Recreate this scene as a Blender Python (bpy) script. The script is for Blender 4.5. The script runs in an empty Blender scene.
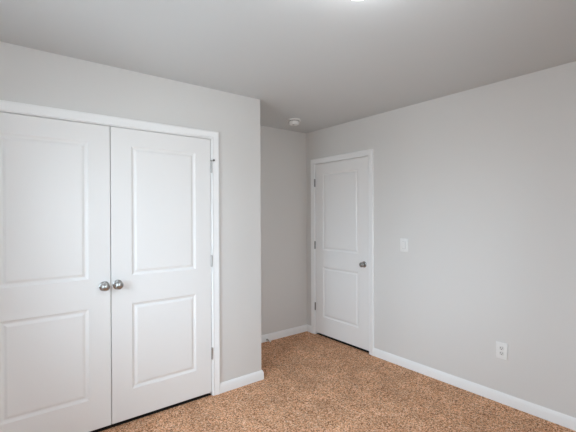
import bpy, bmesh, math
from mathutils import Vector, Matrix

S = bpy.context.scene
COL = S.collection

# ------------------------------------------------------------------ camera
F_PX, YAW, PITCH, ROLL = 372.62, 37.96, -0.15, -0.26
CAM = Vector((-3.013, -3.490, 1.433))
y_, p_, r_ = (math.radians(a) for a in (YAW, PITCH, ROLL))
fw = Vector((math.sin(y_) * math.cos(p_), math.cos(y_) * math.cos(p_), math.sin(p_)))
rt = Vector((math.cos(y_), -math.sin(y_), 0))
up = rt.cross(fw)
rt2 = rt * math.cos(r_) + up * math.sin(r_)
up2 = -rt * math.sin(r_) + up * math.cos(r_)
cd = bpy.data.cameras.new('camera')
cd.sensor_width = 36.0
cd.lens = F_PX * 36.0 / 576.0
cd.clip_start = 0.02
cam = bpy.data.objects.new('camera', cd)
cam.matrix_world = Matrix(((rt2.x, up2.x, -fw.x, CAM.x), (rt2.y, up2.y, -fw.y, CAM.y),
                           (rt2.z, up2.z, -fw.z, CAM.z), (0, 0, 0, 1)))
COL.objects.link(cam)
S.camera = cam

# ------------------------------------------------------------------ exposure, sky
S.view_settings.view_transform = 'Standard'
S.view_settings.look = 'None'
S.view_settings.gamma = 1.0
S.view_settings.use_curve_mapping = False
S.view_settings.exposure = 0.04
SKY = 16.2
LAMP = 26.0
W = bpy.data.worlds.new('sky')
S.world = W
W.use_nodes = True
nt = W.node_tree
nt.nodes.clear()
wo = nt.nodes.new('ShaderNodeOutputWorld')
wb = nt.nodes.new('ShaderNodeBackground')
tc = nt.nodes.new('ShaderNodeTexCoord')
sp = nt.nodes.new('ShaderNodeSeparateXYZ')
def side_ramp(ground, sky):
    """bright ground below the horizon, overcast sky above it"""
    r = nt.nodes.new('ShaderNodeValToRGB')
    el = r.color_ramp.elements
    el[0].position, el[0].color = 0.46, (*ground, 1)
    el[1].position, el[1].color = 0.54, (*sky, 1)
    nt.links.new(mr.outputs[0], r.inputs[0])
    return r


mr = nt.nodes.new('ShaderNodeMapRange')
mr.inputs['From Min'].default_value = -1
mr.inputs['From Max'].default_value = 1
nt.links.new(tc.outputs['Generated'], sp.inputs[0])
nt.links.new(sp.outputs['Z'], mr.inputs['Value'])
open_side = side_ramp((0.36, 0.41, 0.445), (0.79, 0.965, 1.11))        # bright open sky towards -x
yard_side = side_ramp((0.40, 0.455, 0.49), (0.41, 0.48, 0.54))     # paler sky over a light yard towards -y
df = nt.nodes.new('ShaderNodeMath')
df.operation = 'SUBTRACT'
nt.links.new(sp.outputs['Y'], df.inputs[0])
nt.links.new(sp.outputs['X'], df.inputs[1])
m2 = nt.nodes.new('ShaderNodeMapRange')
m2.interpolation_type = 'SMOOTHSTEP'
m2.inputs['From Min'].default_value = -0.6
m2.inputs['From Max'].default_value = 0.6
nt.links.new(df.outputs[0], m2.inputs['Value'])
mixw = nt.nodes.new('ShaderNodeMix')
mixw.data_type = 'RGBA'
nt.links.new(m2.outputs[0], mixw.inputs[0])
nt.links.new(yard_side.outputs[0], mixw.inputs[6])
nt.links.new(open_side.outputs[0], mixw.inputs[7])
nt.links.new(mixw.outputs[2], wb.inputs['Color'])
wb.inputs['Strength'].default_value = SKY
nt.links.new(wb.outputs[0], wo.inputs[0])
S.cycles.max_bounces = 16
S.cycles.diffuse_bounces = 10
S.cycles.use_denoising = True

# room dimensions (metres): right wall at x=0, alcove back wall at y=0
H = 2.44
XL, YR = -3.55, -4.05          # left wall, rear wall (both outside the picture)
D, CW = 0.781, 1.198           # closet wall plane y=-D, its outer corner x=-CW
T = 0.115

# window openings: (lo, hi, sill, head)
WIN_L = (-2.50, -1.44, 0.75, 2.05)
WIN_R = (-2.90, -1.75, 0.75, 2.05)


def portal(name, loc, rot, sx, sy):
    l = bpy.data.lights.new(name, 'AREA')
    l.shape = 'RECTANGLE'
    l.size, l.size_y = sx, sy
    l.cycles.is_portal = True
    o = bpy.data.objects.new(name, l)
    o.location = loc
    o.rotation_euler = rot
    COL.objects.link(o)


portal('window_portal', (XL - T - 0.03, (WIN_L[0] + WIN_L[1]) / 2, (WIN_L[2] + WIN_L[3]) / 2),
       (0, -math.pi / 2, 0), WIN_L[3] - WIN_L[2], WIN_L[1] - WIN_L[0])
portal('window_portal', ((WIN_R[0] + WIN_R[1]) / 2, YR - T - 0.03, (WIN_R[2] + WIN_R[3]) / 2),
       (math.pi / 2, 0, 0), WIN_R[1] - WIN_R[0], WIN_R[3] - WIN_R[2])


# ------------------------------------------------------------------ materials
def new_mat(name):
    m = bpy.data.materials.new(name)
    m.use_nodes = True
    b = m.node_tree.nodes['Principled BSDF']
    return m, m.node_tree, b


def paint(name, col, rough=0.6, bump=0.0, scale=300.0, spec=0.5, mottle=0.0):
    m, t, b = new_mat(name)
    b.inputs['Base Color'].default_value = (*col, 1)
    b.inputs['Roughness'].default_value = rough
    b.inputs['Specular IOR Level'].default_value = spec
    tcn = t.nodes.new('ShaderNodeTexCoord')
    if mottle:
        n2 = t.nodes.new('ShaderNodeTexNoise')
        n2.inputs['Scale'].default_value = 1.7
        n2.inputs['Detail'].default_value = 3
        t.links.new(tcn.outputs['Object'], n2.inputs['Vector'])
        mx = t.nodes.new('ShaderNodeMix')
        mx.data_type = 'RGBA'
        mx.inputs[6].default_value = (*[c * (1 - mottle) for c in col], 1)
        mx.inputs[7].default_value = (*[c * (1 + mottle) for c in col], 1)
        t.links.new(n2.outputs['Fac'], mx.inputs[0])
        t.links.new(mx.outputs[2], b.inputs['Base Color'])
    if bump:
        n = t.nodes.new('ShaderNodeTexNoise')
        n.inputs['Scale'].default_value = scale
        n.inputs['Detail'].default_value = 3
        bp = t.nodes.new('ShaderNodeBump')
        bp.inputs['Strength'].default_value = bump
        bp.inputs['Distance'].default_value = 0.002
        t.links.new(tcn.outputs['Object'], n.inputs['Vector'])
        t.links.new(n.outputs['Fac'], bp.inputs['Height'])
        t.links.new(bp.outputs[0], b.inputs['Normal'])
    return m


def metal(name, col, rough):
    m, t, b = new_mat(name)
    b.inputs['Base Color'].default_value = (*col, 1)
    b.inputs['Metallic'].default_value = 1.0
    n = t.nodes.new('ShaderNodeTexNoise')
    n.inputs['Scale'].default_value = 400
    mrn = t.nodes.new('ShaderNodeMapRange')
    mrn.inputs['To Min'].default_value = rough * 0.85
    mrn.inputs['To Max'].default_value = rough * 1.15
    t.links.new(n.outputs['Fac'], mrn.inputs['Value'])
    t.links.new(mrn.outputs[0], b.inputs['Roughness'])
    return m


WALL = paint('grey_wall_paint', (0.695, 0.680, 0.660), 0.75, 0.12, 260, 0.25, 0.012)
CEIL = paint('ceiling_paint', (0.622, 0.64, 0.645), 0.9, 0.2, 160, 0.2, 0.012)
TRIM = paint('white_trim_paint', (0.87, 0.87, 0.865), 0.5, 0.03, 200, 0.35)
DOOR = paint('white_door_paint', (0.83, 0.82, 0.808), 0.55, 0.05, 120, 0.3)
PLAS = paint('white_plastic', (0.82, 0.815, 0.80), 0.35, 0.0)
PLAS2 = paint('offwhite_plastic', (0.72, 0.71, 0.69), 0.4, 0.0)
ROCKER_SHADE = paint('rocker_gap_shade', (0.42, 0.41, 0.40), 0.45, 0.0)  # grey put in for the shadow in the gap round the switch rocker
GREYP = paint('grey_plastic', (0.30, 0.29, 0.28), 0.4, 0.0)
SLOT = paint('dark_slot', (0.03, 0.03, 0.03), 0.6, 0.0)
RUBBER = paint('dark_rubber', (0.035, 0.033, 0.03), 0.6, 0.0)
WRUB = paint('white_rubber', (0.75, 0.73, 0.70), 0.55, 0.0)
NICKEL = metal('satin_nickel', (0.44, 0.435, 0.425), 0.27)
HINGE = metal('satin_nickel_hinge', (0.56, 0.555, 0.545), 0.42)
HINGE_SHADED = metal('shaded_nickel_hinge', (0.30, 0.295, 0.285), 0.38)  # same nickel as the closet hinges, dimmer reflections put into the colour


def carpet_mat():
    m, t, b = new_mat('brown_carpet')
    L = t.links.new
    tcn = t.nodes.new('ShaderNodeTexCoord')
    b.inputs['Roughness'].default_value = 0.95
    b.inputs['Specular IOR Level'].default_value = 0.1
    vor = t.nodes.new('ShaderNodeTexVoronoi')
    vor.inputs['Scale'].default_value = 150
    n1 = t.nodes.new('ShaderNodeTexNoise')
    n1.inputs['Scale'].default_value = 110
    n1.inputs['Detail'].default_value = 2
    n2 = t.nodes.new('ShaderNodeTexNoise')
    n2.inputs['Scale'].default_value = 5.0
    n2.inputs['Detail'].default_value = 4
    for n in (vor, n1, n2):
        L(tcn.outputs['Object'], n.inputs['Vector'])
    # yarn colour: each tuft takes a random tone
    sep = t.nodes.new('ShaderNodeSeparateColor')
    L(vor.outputs['Color'], sep.inputs[0])
    r = t.nodes.new('ShaderNodeValToRGB')
    el = r.color_ramp.elements
    el[0].position = 0.0
    el[0].color = (0.12, 0.048, 0.018, 1)
    el[1].position = 1.0
    el[1].color = (0.93, 0.68, 0.49, 1)
    k = el.new(0.32)
    k.color = (0.58, 0.288, 0.150, 1)
    k = el.new(0.7)
    k.color = (0.81, 0.450, 0.268, 1)
    L(sep.outputs[0], r.inputs[0])
    # brushed patches of pile lying differently
    mrn = t.nodes.new('ShaderNodeMapRange')
    mrn.inputs['From Min'].default_value = 0.3
    mrn.inputs['From Max'].default_value = 0.7
    mrn.inputs['To Min'].default_value = 0.86
    mrn.inputs['To Max'].default_value = 1.12
    L(n2.outputs['Fac'], mrn.inputs['Value'])
    mx = t.nodes.new('ShaderNodeMix')
    mx.data_type = 'RGBA'
    mx.blend_type = 'MULTIPLY'
    mx.inputs[0].default_value = 1.0
    L(r.outputs[0], mx.inputs[6])
    L(mrn.outputs[0], mx.inputs[7])
    L(mx.outputs[2], b.inputs['Base Color'])
    add = t.nodes.new('ShaderNodeMath')
    add.operation = 'ADD'
    L(n1.outputs['Fac'], add.inputs[0])
    L(sep.outputs[1], add.inputs[1])
    bp = t.nodes.new('ShaderNodeBump')
    bp.inputs['Strength'].default_value = 0.7
    bp.inputs['Distance'].default_value = 0.006
    L(add.outputs[0], bp.inputs['Height'])
    L(bp.outputs[0], b.inputs['Normal'])
    return m


CARPET = carpet_mat()


def glow_mat():
    m, t, b = new_mat('lit_frosted_glass')
    b.inputs['Base Color'].default_value = (0.9, 0.88, 0.84, 1)
    b.inputs['Roughness'].default_value = 0.4
    b.inputs['Emission Color'].default_value = (0.93, 0.96, 1.0, 1)
    b.inputs['Emission Strength'].default_value = LAMP
    return m


GLOW = glow_mat()


def pane_mat():
    m = bpy.data.materials.new('window_glass')
    m.use_nodes = True
    t = m.node_tree
    t.nodes.clear()
    o = t.nodes.new('ShaderNodeOutputMaterial')
    tr = t.nodes.new('ShaderNodeBsdfTransparent')
    gl = t.nodes.new('ShaderNodeBsdfGlossy')
    gl.inputs['Roughness'].default_value = 0.02
    fr = t.nodes.new('ShaderNodeFresnel')
    fr.inputs['IOR'].default_value = 1.3
    mx = t.nodes.new('ShaderNodeMixShader')
    t.links.new(fr.outputs[0], mx.inputs[0])
    t.links.new(tr.outputs[0], mx.inputs[1])
    t.links.new(gl.outputs[0], mx.inputs[2])
    t.links.new(mx.outputs[0], o.inputs[0])
    return m


PANE = pane_mat()


# ------------------------------------------------------------------ mesh helpers
def box(bm, x0, x1, y0, y1, z0, z1):
    v = [bm.verts.new((x, y, z)) for z in (z0, z1) for y in (y0, y1) for x in (x0, x1)]
    for f in ((0, 2, 3, 1), (4, 5, 7, 6), (0, 1, 5, 4), (2, 6, 7, 3), (0, 4, 6, 2), (1, 3, 7, 5)):
        bm.faces.new([v[i] for i in f])


def rbox(bm, x0, x1, y0, y1, z0, z1, r=0.002, seg=2):
    t = bmesh.new()
    box(t, x0, x1, y0, y1, z0, z1)
    bmesh.ops.bevel(t, geom=t.edges[:], offset=r, segments=seg, affect='EDGES', profile=0.5)
    merge(bm, t)


def merge(bm, t, M=None):
    if M is not None:
        bmesh.ops.transform(t, matrix=M, verts=t.verts[:])
    me = bpy.data.meshes.new('tmp')
    t.to_mesh(me)
    t.free()
    bm.from_mesh(me)
    bpy.data.meshes.remove(me)


def lathe(bm, prof, seg=40, M=None):
    """prof: (radius, height) pairs from one pole to the other, turned about local Z."""
    t = bmesh.new()
    rings = []
    for r, z in prof:
        if r < 1e-6:
            rings.append([t.verts.new((0, 0, z))])
        else:
            rings.append([t.verts.new((r * math.cos(2 * math.pi * i / seg), r * math.sin(2 * math.pi * i / seg), z))
                          for i in range(seg)])
    for a, b in zip(rings, rings[1:]):
        for i in range(seg):
            j = (i + 1) % seg
            if len(a) == 1 and len(b) == 1:
                continue
            if len(a) == 1:
                t.faces.new((a[0], b[i], b[j]))
            elif len(b) == 1:
                t.faces.new((a[i], a[j], b[0]))
            else:
                t.faces.new((a[i], a[j], b[j], b[i]))
    for ring in (rings[0], rings[-1]):
        if len(ring) > 1:
            t.faces.new(ring)
    bmesh.ops.recalc_face_normals(t, faces=t.faces[:])
    merge(bm, t, M)


def sweep(bm, prof, pts, close_pts=None):
    """prof: (outward, across) pairs; pts: list of (position, outward dir, across dir) stations."""
    rings = []
    for P, a, b in pts:
        rings.append([bm.verts.new(P + a * u + b * v) for u, v in prof])
    n = len(prof)
    for r0, r1 in zip(rings, rings[1:]):
        for i in range(n):
            j = (i + 1) % n
            bm.faces.new((r0[i], r0[j], r1[j], r1[i]))
    bm.faces.new(rings[0])
    bm.faces.new(rings[-1][::-1])
    bmesh.ops.recalc_face_normals(bm, faces=bm.faces[:])


def obj(name, bm, mat, parent=None, smooth=None):
    me = bpy.data.meshes.new(name)
    bm.to_mesh(me)
    bm.free()
    me.materials.append(mat)
    if smooth is not None:
        for p in me.polygons:
            p.use_smooth = True
        me.set_sharp_from_angle(angle=math.radians(smooth))
    o = bpy.data.objects.new(name, me)
    COL.objects.link(o)
    if parent is not None:
        o.parent = parent
    return o


def tag(o, label=None, cat=None, kind=None, group=None):
    if label:
        o['label'] = label
    if cat:
        o['category'] = cat
    if kind:
        o['kind'] = kind
    if group:
        o['group'] = group
    return o


def empty(name, loc, rotz=0.0):
    o = bpy.data.objects.new(name, None)
    o.location = loc
    o.rotation_euler = (0, 0, rotz)
    o.empty_display_size = 0.1
    COL.objects.link(o)
    return o


def copy_tree(o, parent=None):
    c = o.copy()
    COL.objects.link(c)
    if parent is not None:
        c.parent = parent
    for ch in list(o.children):
        copy_tree(ch, c)
    return c


# ------------------------------------------------------------------ door openings
# closet: two leaves meeting at CM; entry door in the right wall
CM = -2.412
CL0, CL1 = -3.142, -1.677          # outer edges of the two closet leaves
RD0, RD1 = -0.164, -0.974          # hinge edge and latch edge of the entry door (y)
LEAF_B, LEAF_T = 0.027, 2.034
GAP, JT = 0.0045, 0.018
HEAD = LEAF_T + GAP                # underside of the head jamb

# ------------------------------------------------------------------ room shell
HX = 1.25                          # far side of the hall behind the entry door
b = bmesh.new()
box(b, XL - T, HX + T, YR - T, T, -0.12, 0.0)
floor = tag(obj('floor', b, CARPET), 'speckled tan and brown cut pile carpet covering the floor', 'floor', 'structure')
b = bmesh.new()
box(b, XL - T, HX + T, YR - T, T, H, H + 0.12)
tag(obj('ceiling', b, CEIL), 'flat light grey painted ceiling over the whole room', 'ceiling', 'structure')

b = bmesh.new()
box(b, XL - T, HX + T, 0, T, 0, H)
tag(obj('wall_back', b, WALL), 'shaded grey alcove wall at the far end beside the bedroom door', 'wall', 'structure')

# closet front wall with its opening and the short return to the back wall, rounded outer corner
o0, o1 = CL0 - GAP - JT, CL1 + GAP + JT
OH = HEAD + JT
b = bmesh.new()
box(b, XL, o0, -D, -D + T, 0, H)
box(b, o0, o1, -D, -D + T, OH, H)
R_ = 0.007
foot = [Vector((o1, -D, 0))]
for i in range(7):
    a = -math.pi / 2 + i * math.pi / 12
    foot.append(Vector((-CW - R_ + R_ * math.cos(a), -D + R_ + R_ * math.sin(a), 0)))
foot += [Vector((-CW, 0, 0)), Vector((-CW - T, 0, 0)), Vector((-CW - T, -D + T, 0)), Vector((o1, -D + T, 0))]
lo = [b.verts.new(v) for v in foot]
hi = [b.verts.new(v + Vector((0, 0, H))) for v in foot]
n = len(foot)
for i in range(n):
    j = (i + 1) % n
    b.faces.new((lo[i], lo[j], hi[j], hi[i]))
b.faces.new(lo[::-1])
b.faces.new(hi)
bmesh.ops.recalc_face_normals(b, faces=b.faces[:])
tag(obj('wall_closet', b, WALL, smooth=40), 'light grey wall around the closet doors, ending at an outer corner', 'wall', 'structure')

# right wall with the entry door opening
d0, d1 = RD0 + GAP + JT, RD1 - GAP - JT
b = bmesh.new()
box(b, 0, T, d0, 0, 0, H)
box(b, 0, T, d1, d0, OH, H)
box(b, 0, T, YR, d1, 0, H)
tag(obj('wall_right', b, WALL), 'long light grey wall holding the bedroom door, the switch and the outlet', 'wall', 'structure')


def windowed(axis, lo_, hi_, c0, c1, win):
    bm = bmesh.new()
    a0, a1, z0, z1 = win

    def bx(p0, p1, q0, q1):
        if axis == 'x':
            box(bm, c0, c1, p0, p1, q0, q1)
        else:
            box(bm, p0, p1, c0, c1, q0, q1)
    bx(lo_, a0, 0, H)
    bx(a1, hi_, 0, H)
    bx(a0, a1, 0, z0)
    bx(a0, a1, z1, H)
    return bm


tag(obj('wall_left', windowed('x', YR - T, 0, XL - T, XL, WIN_L), WALL), 'light grey wall beside the camera, with a daylight window', 'wall', 'structure')
tag(obj('wall_rear', windowed('y', XL, HX + T, YR - T, YR, WIN_R), WALL), 'light grey wall behind the camera, with a daylight window', 'wall', 'structure')
b = bmesh.new()
box(b, HX, HX + T, YR, 0, 0, H)
box(b, T, HX, -1.75, -1.75 + T, 0, H)
tag(obj('wall_hall', b, WALL), 'hall wall beyond the closed bedroom door', 'wall', 'structure')


# windows (behind and beside the camera)
def window(name, M, w, h, label):
    """local frame: x across, z up from the sill, room on the -y side, wall from y=0 to y=T"""
    bm = bmesh.new()
    f = 0.045
    for x0, x1, z0, z1 in ((0, f, 0, h), (w - f, w, 0, h), (f, w - f, 0, f), (f, w - f, h - f, h),
                           (f, w - f, h / 2 - 0.02, h / 2 + 0.02), (w / 2 - 0.025, w / 2 + 0.025, f, h / 2 - 0.02),
                           (w / 2 - 0.025, w / 2 + 0.025, h / 2 + 0.02, h - f)):
        box(bm, x0, x1, 0.05, 0.10, z0, z1)
    root = tag(obj(name, bm, TRIM), label, 'window', 'structure')
    root.matrix_world = M
    bm = bmesh.new()
    box(bm, f, w - f, 0.073, 0.077, f, h - f)
    obj('pane', bm, PANE, root)
    bm = bmesh.new()
    box(bm, -0.06, w + 0.06, -0.03, -0.0005, -0.022, 0.0)
    box(bm, 0, w, 0.0, 0.05, 0.0002, 0.012)
    obj('sill', bm, TRIM, root)
    return root


window('window_1', Matrix.Translation((XL, WIN_L[0], WIN_L[2])) @ Matrix.Rotation(math.pi / 2, 4, 'Z'),
       WIN_L[1] - WIN_L[0], WIN_L[3] - WIN_L[2], 'white framed window in the wall left of the camera')
window('window_2', Matrix.Translation((WIN_R[1], YR, WIN_R[2])) @ Matrix.Rotation(math.pi, 4, 'Z'),
       WIN_R[1] - WIN_R[0], WIN_R[3] - WIN_R[2], 'white framed window in the wall behind the camera')

# ------------------------------------------------------------------ casings and jambs
CASW = 0.057
CAS_PROF = [(0.0, 0.0), (0.0085, 0.0), (0.0105, 0.0015), (0.0112, 0.004), (0.0112, 0.0105), (0.0098, 0.0125),
            (0.0098, 0.0155), (0.0118, 0.022), (0.0135, 0.030), (0.0150, 0.037), (0.0158, 0.041), (0.0172, 0.043),
            (0.0172, 0.053), (0.0160, 0.056), (0.0135, 0.057), (0.0, 0.057)]


def casing(name, a, c, head, to_world, label):
    """an inverted U of mitred casing around the opening from a to c (along the wall), head high"""
    bm = bmesh.new()
    Out, Al, Z = to_world(1, 0, 0) - to_world(0, 0, 0), to_world(0, 1, 0) - to_world(0, 0, 0), Vector((0, 0, 1))
    st = [(to_world(0, a, 0.0), Out, -Al), (to_world(0, a, head), Out, -Al + Z),
          (to_world(0, c, head), Out, Al + Z), (to_world(0, c, 0.0), Out, Al)]
    sweep(bm, CAS_PROF, st)
    return tag(obj(name, bm, TRIM, smooth=35), label, 'door casing', 'structure')


REV = 0.005
closet_to = lambda o, a, z: Vector((a, -D - o, z))
entry_to = lambda o, a, z: Vector((-o, -a, z))
trim1 = casing('trim_1', CL0 - GAP - REV, CL1 + GAP + REV, HEAD + REV, closet_to,
               'white moulded casing framing the double closet doors')
trim2 = casing('trim_2', -RD0 - GAP - REV, -RD1 + GAP + REV, HEAD + REV, entry_to,
               'white moulded casing framing the single bedroom door')


def jambs(a, c, to_world, parent):
    bm = bmesh.new()

    def bx(o0_, o1_, a0, a1, z0, z1):
        p, q = to_world(o0_, a0, z0), to_world(o1_, a1, z1)
        box(bm, min(p.x, q.x), max(p.x, q.x), min(p.y, q.y), max(p.y, q.y), z0, z1)
    bx(-T, 0, a - JT, a, 0, HEAD)
    bx(-T, 0, c, c + JT, 0, HEAD)
    bx(-T, 0, a - JT, c + JT, HEAD, HEAD + JT)
    # stops behind the leaf
    bx(-0.075, -0.040, a, a + 0.011, 0, HEAD)
    bx(-0.075, -0.040, c - 0.011, c, 0, HEAD)
    bx(-0.075, -0.040, a + 0.011, c - 0.011, HEAD - 0.011, HEAD)
    obj('jamb', bm, TRIM, parent)


jambs(CL0 - GAP, CL1 + GAP, closet_to, trim1)
jambs(-RD0 - GAP, -RD1 + GAP, entry_to, trim2)

# added dark strips standing in for the shade in the gap under the leaves
GAP_SHADE = paint('under_door_shade', (0.022, 0.020, 0.018), 0.8, 0.1, 200, 0.1)
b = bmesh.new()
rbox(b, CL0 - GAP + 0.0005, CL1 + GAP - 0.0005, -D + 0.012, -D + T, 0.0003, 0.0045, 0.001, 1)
tag(obj('closet_gap_shade', b, GAP_SHADE), 'added dark strip for the shadow gap under the double closet doors', 'gap shade', 'structure')
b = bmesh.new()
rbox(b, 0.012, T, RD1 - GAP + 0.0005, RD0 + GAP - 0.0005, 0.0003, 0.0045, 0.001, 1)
tag(obj('entry_gap_shade', b, GAP_SHADE), 'added dark strip for the shadow gap under the bedroom door', 'gap shade', 'structure')

# ------------------------------------------------------------------ baseboards
BH, BT = 0.080, 0.0135
BASE_PROF = [(0, 0), (BT, 0), (BT, 0.052), (0.0125, 0.056), (0.0118, 0.059), (0.0105, 0.064), (0.0085, 0.070),
             (0.0062, 0.0755), (0.0040, 0.079), (0.0025, BH), (0, BH)]


def baseboard(name, path, normals, label, m0=0.0, m1=0.0):
    """path of plan points; normals of each run pointing into the room; m0/m1 mitre the ends (+1 shortens)"""
    bm = bmesh.new()
    st = []
    Z = Vector((0, 0, 1))
    for i, p in enumerate(path):
        P = Vector((p[0], p[1], 0.0))
        if i == 0:
            d = (Vector((*path[1], 0)) - P).normalized()
            a = Vector((*normals[0], 0)) + d * m0
        elif i == len(path) - 1:
            d = (Vector((*path[i - 1], 0)) - P).normalized()
            a = Vector((*normals[-1], 0)) + d * m1
        else:
            n0, n1 = Vector((*normals[i - 1], 0)), Vector((*normals[i], 0))
            a = n0 + n1
        st.append((P, a, Z))
    sweep(bm, BASE_PROF, st)
    return tag(obj(name, bm, TRIM, smooth=35), label, 'baseboard', 'structure')


c_out = CL1 + GAP + REV + CASW
c_left = CL0 - GAP - REV - CASW
e_out1 = RD1 - GAP - REV - CASW
e_out0 = RD0 + GAP + REV + CASW
baseboard('baseboard_closet', [(c_out + 0.0005, -D), (-CW, -D), (-CW, 0)], [(0, -1), (1, 0)],
          'short white baseboard from the closet casing wrapping round the outer corner', 0, 1)
baseboard('baseboard_back', [(-CW, 0), (0, 0)], [(0, -1)], 'white baseboard along the shaded alcove wall', 1, 1)
baseboard('baseboard_corner', [(0, 0), (0, e_out0 + 0.0005)], [(-1, 0)], 'tiny piece of white baseboard between the alcove corner and the bedroom door casing', 1, 0)
baseboard('baseboard_right', [(0, e_out1 - 0.0005), (0, YR)], [(-1, 0)], 'long white baseboard below the switch and outlet wall', 0, 1)
baseboard('baseboard_rear', [(0, YR), (XL, YR)], [(0, 1)], 'white baseboard on the wall behind the camera', 1, 1)
baseboard('baseboard_left', [(XL, YR), (XL, -D)], [(1, 0)], 'white baseboard on the wall left of the camera', 1, 1)
baseboard('baseboard_nook', [(XL, -D), (c_left - 0.0005, -D)], [(0, -1)], 'white baseboard left of the closet casing', 1, 0)

# ------------------------------------------------------------------ doors
LT = 0.035
# moulding: inset from the panel edge, depth below the face
MOULD = [(0.0, 0.0), (0.0025, 0.0009), (0.006, 0.0032), (0.011, 0.0062), (0.016, 0.0080), (0.020, 0.0086),
         (0.0235, 0.0080), (0.028, 0.0060), (0.033, 0.0036), (0.037, 0.0022), (0.040, 0.0018)]


def leaf_bm(w, z0, z1, sx0, sx1, rows):
    """stiles and rails: x 0..w, front face y=0 looking to -y, back y=LT; rows = panel (bottom, top) pairs left open"""
    bm = bmesh.new()
    xs = [0, sx0, w - sx1, w]
    zs = [z0]
    for a, c in rows:
        zs += [a, c]
    zs.append(z1)
    g = [[bm.verts.new((x, 0, z)) for x in xs] for z in zs]
    for j in range(len(zs) - 1):
        for i in range(3):
            if i == 1 and j % 2 == 1:
                continue
            bm.faces.new((g[j][i], g[j][i + 1], g[j + 1][i + 1], g[j + 1][i]))
    gb = [bm.verts.new(p) for p in ((0, LT, z0), (w, LT, z0), (w, LT, z1), (0, LT, z1))]
    bm.faces.new(gb[::-1])
    bm.faces.new([g[0][0], gb[0], gb[1]] + g[0][3:0:-1])
    bm.faces.new([g[-1][0]] + g[-1][1:] + [gb[2], gb[3]])
    bm.faces.new([r[0] for r in g][::-1][:1] + [gb[3], gb[0]] + [r[0] for r in g][:-1])
    bm.faces.new([g[0][3], gb[1], gb[2]] + [r[3] for r in g][::-1][:-1])
    bmesh.ops.recalc_face_normals(bm, faces=bm.faces[:])
    # ease the outer vertical and horizontal front edges
    ed = [e_ for e_ in bm.edges if all(abs(v.co.y) < 1e-6 for v in e_.verts) and
          any(all(abs(v.co[ax] - val) < 1e-6 for v in e_.verts) for ax, val in ((0, 0), (0, w), (2, z0), (2, z1)))]
    bmesh.ops.bevel(bm, geom=ed, offset=0.0022, segments=2, affect='EDGES', profile=0.5)
    return bm


def panel_bm(x0, x1, z0, z1):
    bm = bmesh.new()
    loops = []
    for o_, d_ in MOULD:
        loops.append([bm.verts.new(p) for p in ((x0 + o_, d_, z0 + o_), (x1 - o_, d_, z0 + o_),
                                                (x1 - o_, d_, z1 - o_), (x0 + o_, d_, z1 - o_))])
    for a, c in zip(loops, loops[1:]):
        for i in range(4):
            j = (i + 1) % 4
            bm.faces.new((a[i], a[j], c[j], c[i]))
    bm.faces.new(loops[-1])
    back = [bm.verts.new(p) for p in ((x0, 0.02, z0), (x1, 0.02, z0), (x1, 0.02, z1), (x0, 0.02, z1))]
    bm.faces.new(back[::-1])
    for i in range(4):
        j = (i + 1) % 4
        bm.faces.new((loops[0][j], loops[0][i], back[i], back[j]))
    bmesh.ops.recalc_face_normals(bm, faces=bm.faces[:])
    return bm


ROWS = [(0.230, 0.826), (1.018, 1.918)]
TO_FRONT = Matrix.Rotation(math.pi / 2, 4, 'X')     # local +z -> -y (out of the door)


def knob(parent, x, z, kr=0.027, reach=0.060):
    """round passage knob; knob > rosette, in the leaf's frame"""
    M = Matrix.Translation((x, 0, z)) @ TO_FRONT
    bm = bmesh.new()
    prof = [(0.0, reach), (0.008, reach - 0.0003), (0.014, reach - 0.0014), (0.0155, reach - 0.0025), (0.017, reach - 0.0028),
            (0.0215, reach - 0.0055), (0.0252, reach - 0.010), (kr, reach - 0.016), (kr * 0.985, reach - 0.0215),
            (kr * 0.88, reach - 0.027), (kr * 0.68, reach - 0.0315), (0.0135, reach - 0.036), (0.0115, reach - 0.041),
            (0.0115, 0.007)]
    lathe(bm, prof, 40, M)
    k = obj('knob', bm, NICKEL, parent, 35)
    bm = bmesh.new()
    lathe(bm, [(0.0, 0.0105), (0.0125, 0.0105), (0.016, 0.0098), (0.024, 0.0082), (0.0300, 0.0058), (0.0325, 0.0030), (0.0325, 0.0002), (0.0, 0.0002)], 44, M)
    obj('rosette', bm, NICKEL, k, 30)
    return k


def hinge(parent, x, z, side, mat=HINGE):
    """butt hinge: barrel proud of the face at the gap, slivers of both leaves"""
    bm = bmesh.new()
    hh = 0.089
    r = 0.0082
    for i in range(5):
        z0 = z - hh / 2 + i * hh / 5 + 0.0005
        z1 = z0 + hh / 5 - 0.001
        lathe(bm, [(0, z0), (r * 0.9, z0), (r, z0 + 0.0008), (r, z1 - 0.0008), (r * 0.9, z1), (0, z1)], 20,
              Matrix.Translation((x, -0.0070, 0)))
    lathe(bm, [(0, z - hh / 2 - 0.004), (0.0035, z - hh / 2 - 0.0035), (0.0035, z + hh / 2 + 0.0035), (0, z + hh / 2 + 0.004)], 14,
          Matrix.Translation((x, -0.0070, 0)))
    rbox(bm, x - 0.0013, x - 0.0003, -0.004, 0.030, z - hh / 2, z + hh / 2, 0.0003, 1)
    rbox(bm, x + 0.0003, x + 0.0013, -0.004, 0.030, z - hh / 2, z + hh / 2, 0.0003, 1)
    return obj('hinge', bm, mat, parent, 35)


def make_door(name, w, label, hinge_side, knob_x, knob_z, s0, s1, hz, hm=HINGE):
    root = obj(name, leaf_bm(w, LEAF_B, LEAF_T, s0, s1, ROWS), DOOR)
    tag(root, label, 'door', 'structure')
    for a, c in ROWS:
        obj('panel', panel_bm(s0, w - s1, a, c), DOOR, root)
    knob(root, knob_x, knob_z)
    hx = -GAP / 2 if hinge_side < 0 else w + GAP / 2
    for z in hz:
        hinge(root, hx, z, hinge_side, hm)
    return root


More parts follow.
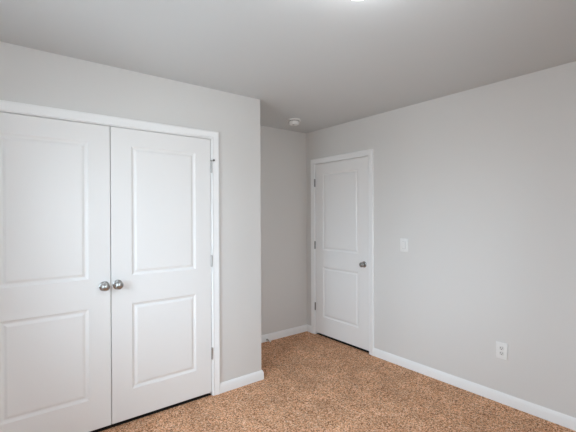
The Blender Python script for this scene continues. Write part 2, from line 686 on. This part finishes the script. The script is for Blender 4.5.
HZ = (0.337, 1.072, 1.817)
wl = CM - GAP / 2 - CL0
dl = make_door('door_1', wl, 'left white two panel closet door, cut off by the photo edge, knob at its right edge', -1,
               -2.454 - CL0, 0.965, 0.132, 0.131, HZ)
dl.location = (CL0, -D, 0)
wr = CL1 - CM - GAP / 2
dr = make_door('door_2', wr, 'right white two panel closet door beside the outer wall corner, knob at its left edge', 1,
               -2.370 - (CM + GAP / 2), 0.966, 0.131, 0.127, HZ)
dr.location = (CM + GAP / 2, -D, 0)
we = RD0 - RD1
de = make_door('door_3', we, 'white two panel bedroom door in the far corner with one round knob', -1,
               we - 0.058, 0.915, 0.127, 0.137, HZ, HINGE_SHADED)
de.matrix_world = Matrix.Translation((0, RD0, 0)) @ Matrix.Rotation(-math.pi / 2, 4, 'Z')

# hinge pin stop on the closet's top hinge
bm = bmesh.new()
hx = wr + GAP / 2
zt = 1.817 + 0.0445 + 0.0045
rbox(bm, hx - 0.008, hx + 0.008, -0.015, 0.001, zt, zt + 0.003, 0.0008, 1)
lathe(bm, [(0, 0), (0.004, 0), (0.004, 0.014), (0, 0.014)], 14,
      Matrix.Translation((hx + 0.002, -0.012, zt + 0.0015)) @ Matrix.Rotation(math.radians(82), 4, 'Y') @ Matrix.Rotation(math.radians(25), 4, 'X'))
hs = obj('hinge_pin_stop', bm, HINGE, dr, 35)
bm = bmesh.new()
Mt = Matrix.Translation((hx + 0.002, -0.012, zt + 0.0015)) @ Matrix.Rotation(math.radians(82), 4, 'Y') @ Matrix.Rotation(math.radians(25), 4, 'X')
lathe(bm, [(0, 0.012), (0.0070, 0.012), (0.0078, 0.014), (0.0078, 0.021), (0.0060, 0.0235), (0, 0.024)], 18, Mt)
tag(obj('bumper_tip', bm, RUBBER, hs, 35), 'dark rubber bumper tip')

# ------------------------------------------------------------------ ceiling light
cl = tag(empty('ceiling_light', (-1.855, -2.504, H)), 'lit frosted ceiling light at the top edge, above the middle of the room', 'ceiling light')
bm = bmesh.new()
lathe(bm, [(0, 0), (0.165, 0), (0.168, -0.004), (0.168, -0.022), (0.160, -0.030), (0, -0.030)], 64)
obj('pan', bm, PLAS, cl, 35)
bm = bmesh.new()
prof = [(0.0, -0.030), (0.152, -0.0302)]
for i in range(13):
    a = i / 12 * math.pi / 2
    prof.append((0.152 * math.cos(a), -0.034 - 0.076 * math.sin(a)))
prof[-1] = (0.0, -0.110)
lathe(bm, prof, 64)
obj('glass_dome', bm, GLOW, cl, 50)
bm = bmesh.new()
lathe(bm, [(0, -0.122), (0.005, -0.121), (0.0075, -0.117), (0.006, -0.112), (0.009, -0.1105), (0.009, -0.1085), (0, -0.1085)], 20)
obj('finial', bm, NICKEL, cl, 40)

# ------------------------------------------------------------------ smoke detector
sd = tag(empty('smoke_detector', (-0.535, -0.425, H)), 'round white smoke detector on the ceiling near the bedroom door', 'smoke detector')
bm = bmesh.new()
lathe(bm, [(0, 0), (0.072, 0), (0.073, -0.003), (0.073, -0.011), (0.070, -0.0145), (0, -0.0145)], 48)
obj('mounting_base', bm, PLAS, sd, 35)
bm = bmesh.new()
lathe(bm, [(0, -0.0150), (0.054, -0.0150), (0.054, -0.022), (0.056, -0.024), (0.0548, -0.040), (0.050, -0.050), (0.041, -0.055), (0.0, -0.056)], 48)
hb = obj('housing', bm, PLAS, sd, 35)
bm = bmesh.new()
for i in range(28):
    a = 2 * math.pi * i / 28
    t_ = bmesh.new()
    box(t_, 0.0515, 0.0552, -0.003, 0.003, -0.0222, -0.0158)
    merge(bm, t_, Matrix.Rotation(a, 4, 'Z'))
obj('vent_slot', bm, SLOT, hb)
bm = bmesh.new()
lathe(bm, [(0, -0.0558), (0.012, -0.0558), (0.012, -0.0580), (0.010, -0.0590), (0, -0.0592)], 24,
      Matrix.Translation((-0.012, -0.004, 0)))
obj('test_button', bm, GREYP, sd, 35)

# ------------------------------------------------------------------ switch and outlet (on the right wall)
ON_RIGHT = lambda y, z: Matrix.Translation((0, y, z)) @ Matrix.Rotation(-math.pi / 2, 4, 'Z')   # local -y faces the room


def plate_bm(w, h, t, hole=None):
    bm = bmesh.new()
    rbox(bm, -w / 2, w / 2, -t, -0.0002, -h / 2, h / 2, 0.0022, 3)
    return bm


def screw(parent, z, t):
    bm = bmesh.new()
    lathe(bm, [(0, t - 0.0002), (0.0033, t - 0.0002), (0.0033, t + 0.0006), (0.0022, t + 0.0012), (0, t + 0.0013)], 18,
          Matrix.Translation((0, 0, z)) @ TO_FRONT)
    return obj('screw', bm, PLAS2, parent, 35)


PW, PH_, PT = 0.082, 0.124, 0.0085
sw = empty('light_switch', (0, 0, 0))
sw.matrix_world = ON_RIGHT(-1.402, 1.146)
tag(sw, 'white rocker light switch plate on the grey wall right of the bedroom door', 'light switch')
obj('wall_plate', plate_bm(PW, PH_, PT), PLAS, sw, 35)
bm = bmesh.new()
rbox(bm, -0.0178, 0.0178, -PT - 0.0008, -PT + 0.001, -0.0345, 0.0345, 0.0005, 1)
obj('rocker_frame', bm, ROCKER_SHADE, sw, 35)
bm = bmesh.new()
t_ = bmesh.new()
v = [(-PT - 0.0010, -0.0325), (-PT - 0.0055, 0.0325), (-PT - 0.0008, 0.0328), (-PT - 0.0004, -0.0328)]
lo = [t_.verts.new((-0.0160, y, z)) for y, z in v]
hi = [t_.verts.new((0.0160, y, z)) for y, z in v]
for i in range(4):
    j = (i + 1) % 4
    t_.faces.new((lo[i], lo[j], hi[j], hi[i]))
t_.faces.new(lo)
t_.faces.new(hi[::-1])
bmesh.ops.recalc_face_normals(t_, faces=t_.faces[:])
merge(bm, t_)
obj('rocker', bm, PLAS, sw)
for z in (0.0485, -0.0485):
    screw(sw, z, PT)

ou = empty('power_outlet', (0, 0, 0))
ou.matrix_world = ON_RIGHT(-2.260, 0.398)
tag(ou, 'white duplex power outlet low on the right wall above the baseboard', 'power outlet')
obj('wall_plate', plate_bm(PW, PH_, PT), PLAS, ou, 35)
for zc in (0.0195, -0.0195):
    bm = bmesh.new()
    pts = []
    for i in range(40):
        a = 2 * math.pi * i / 40
        pts.append((0.0172 * math.cos(a), max(-0.0143, min(0.0143, 0.0172 * math.sin(a)))))
    f0 = [bm.verts.new((x, -PT + 0.0005, zc + z)) for x, z in pts]
    f1 = [bm.verts.new((x, -PT - 0.0022, zc + z)) for x, z in pts]
    for i in range(40):
        j = (i + 1) % 40
        bm.faces.new((f0[i], f0[j], f1[j], f1[i]))
    bm.faces.new(f1)
    bm.faces.new(f0[::-1])
    bmesh.ops.recalc_face_normals(bm, faces=bm.faces[:])
    rc = obj('receptacle', bm, PLAS2, ou, 35)
    bm = bmesh.new()
    yy = -PT - 0.0022
    box(bm, -0.0078, -0.0050, yy - 0.0003, yy + 0.001, zc - 0.0020, zc + 0.0075)
    box(bm, 0.0050, 0.0076, yy - 0.0003, yy + 0.001, zc - 0.0010, zc + 0.0070)
    lathe(bm, [(0, -0.001), (0.0029, -0.001), (0.0029, 0.0003), (0, 0.0003)], 16,
          Matrix.Translation((0, yy, zc - 0.0078)) @ TO_FRONT)
    obj('slot', bm, SLOT, rc)
screw(ou, 0.0, PT)

# ------------------------------------------------------------------ door stop on the alcove baseboard
ds = tag(empty('door_stop', (-0.612, -BT, 0.023)), 'small white tipped spring door stop on the alcove baseboard beside the outer corner', 'door stop')
bm = bmesh.new()
lathe(bm, [(0, 0.0002), (0.011, 0.0002), (0.011, 0.002), (0.008, 0.005), (0.006, 0.012), (0, 0.012)], 24, TO_FRONT)
tag(obj('base', bm, NICKEL, ds, 35), 'dark metal base')
bm = bmesh.new()
turns, per, rr, wr_ = 11, 14, 0.0052, 0.0013
rings = []
N = turns * per
for i in range(N + 1):
    a = 2 * math.pi * i / per
    y0 = -0.011 - 0.042 * i / N
    c = Vector((rr * math.cos(a), y0, rr * math.sin(a)))
    n_ = Vector((math.cos(a), 0, math.sin(a)))
    rings.append([bm.verts.new(c + n_ * wr_ * math.cos(q) + Vector((0, wr_ * math.sin(q), 0))) for q in (k * math.pi / 3 for k in range(6))])
for a, c in zip(rings, rings[1:]):
    for i in range(6):
        j = (i + 1) % 6
        bm.faces.new((a[i], a[j], c[j], c[i]))
bm.faces.new(rings[0])
bm.faces.new(rings[-1][::-1])
bmesh.ops.recalc_face_normals(bm, faces=bm.faces[:])
obj('spring', bm, NICKEL, ds, 60)
bm = bmesh.new()
lathe(bm, [(0, 0.050), (0.0105, 0.050), (0.0115, 0.052), (0.0115, 0.068), (0.0095, 0.072), (0, 0.073)], 24, TO_FRONT)
tag(obj('rubber_tip', bm, WRUB, ds, 35), 'white rubber tip')
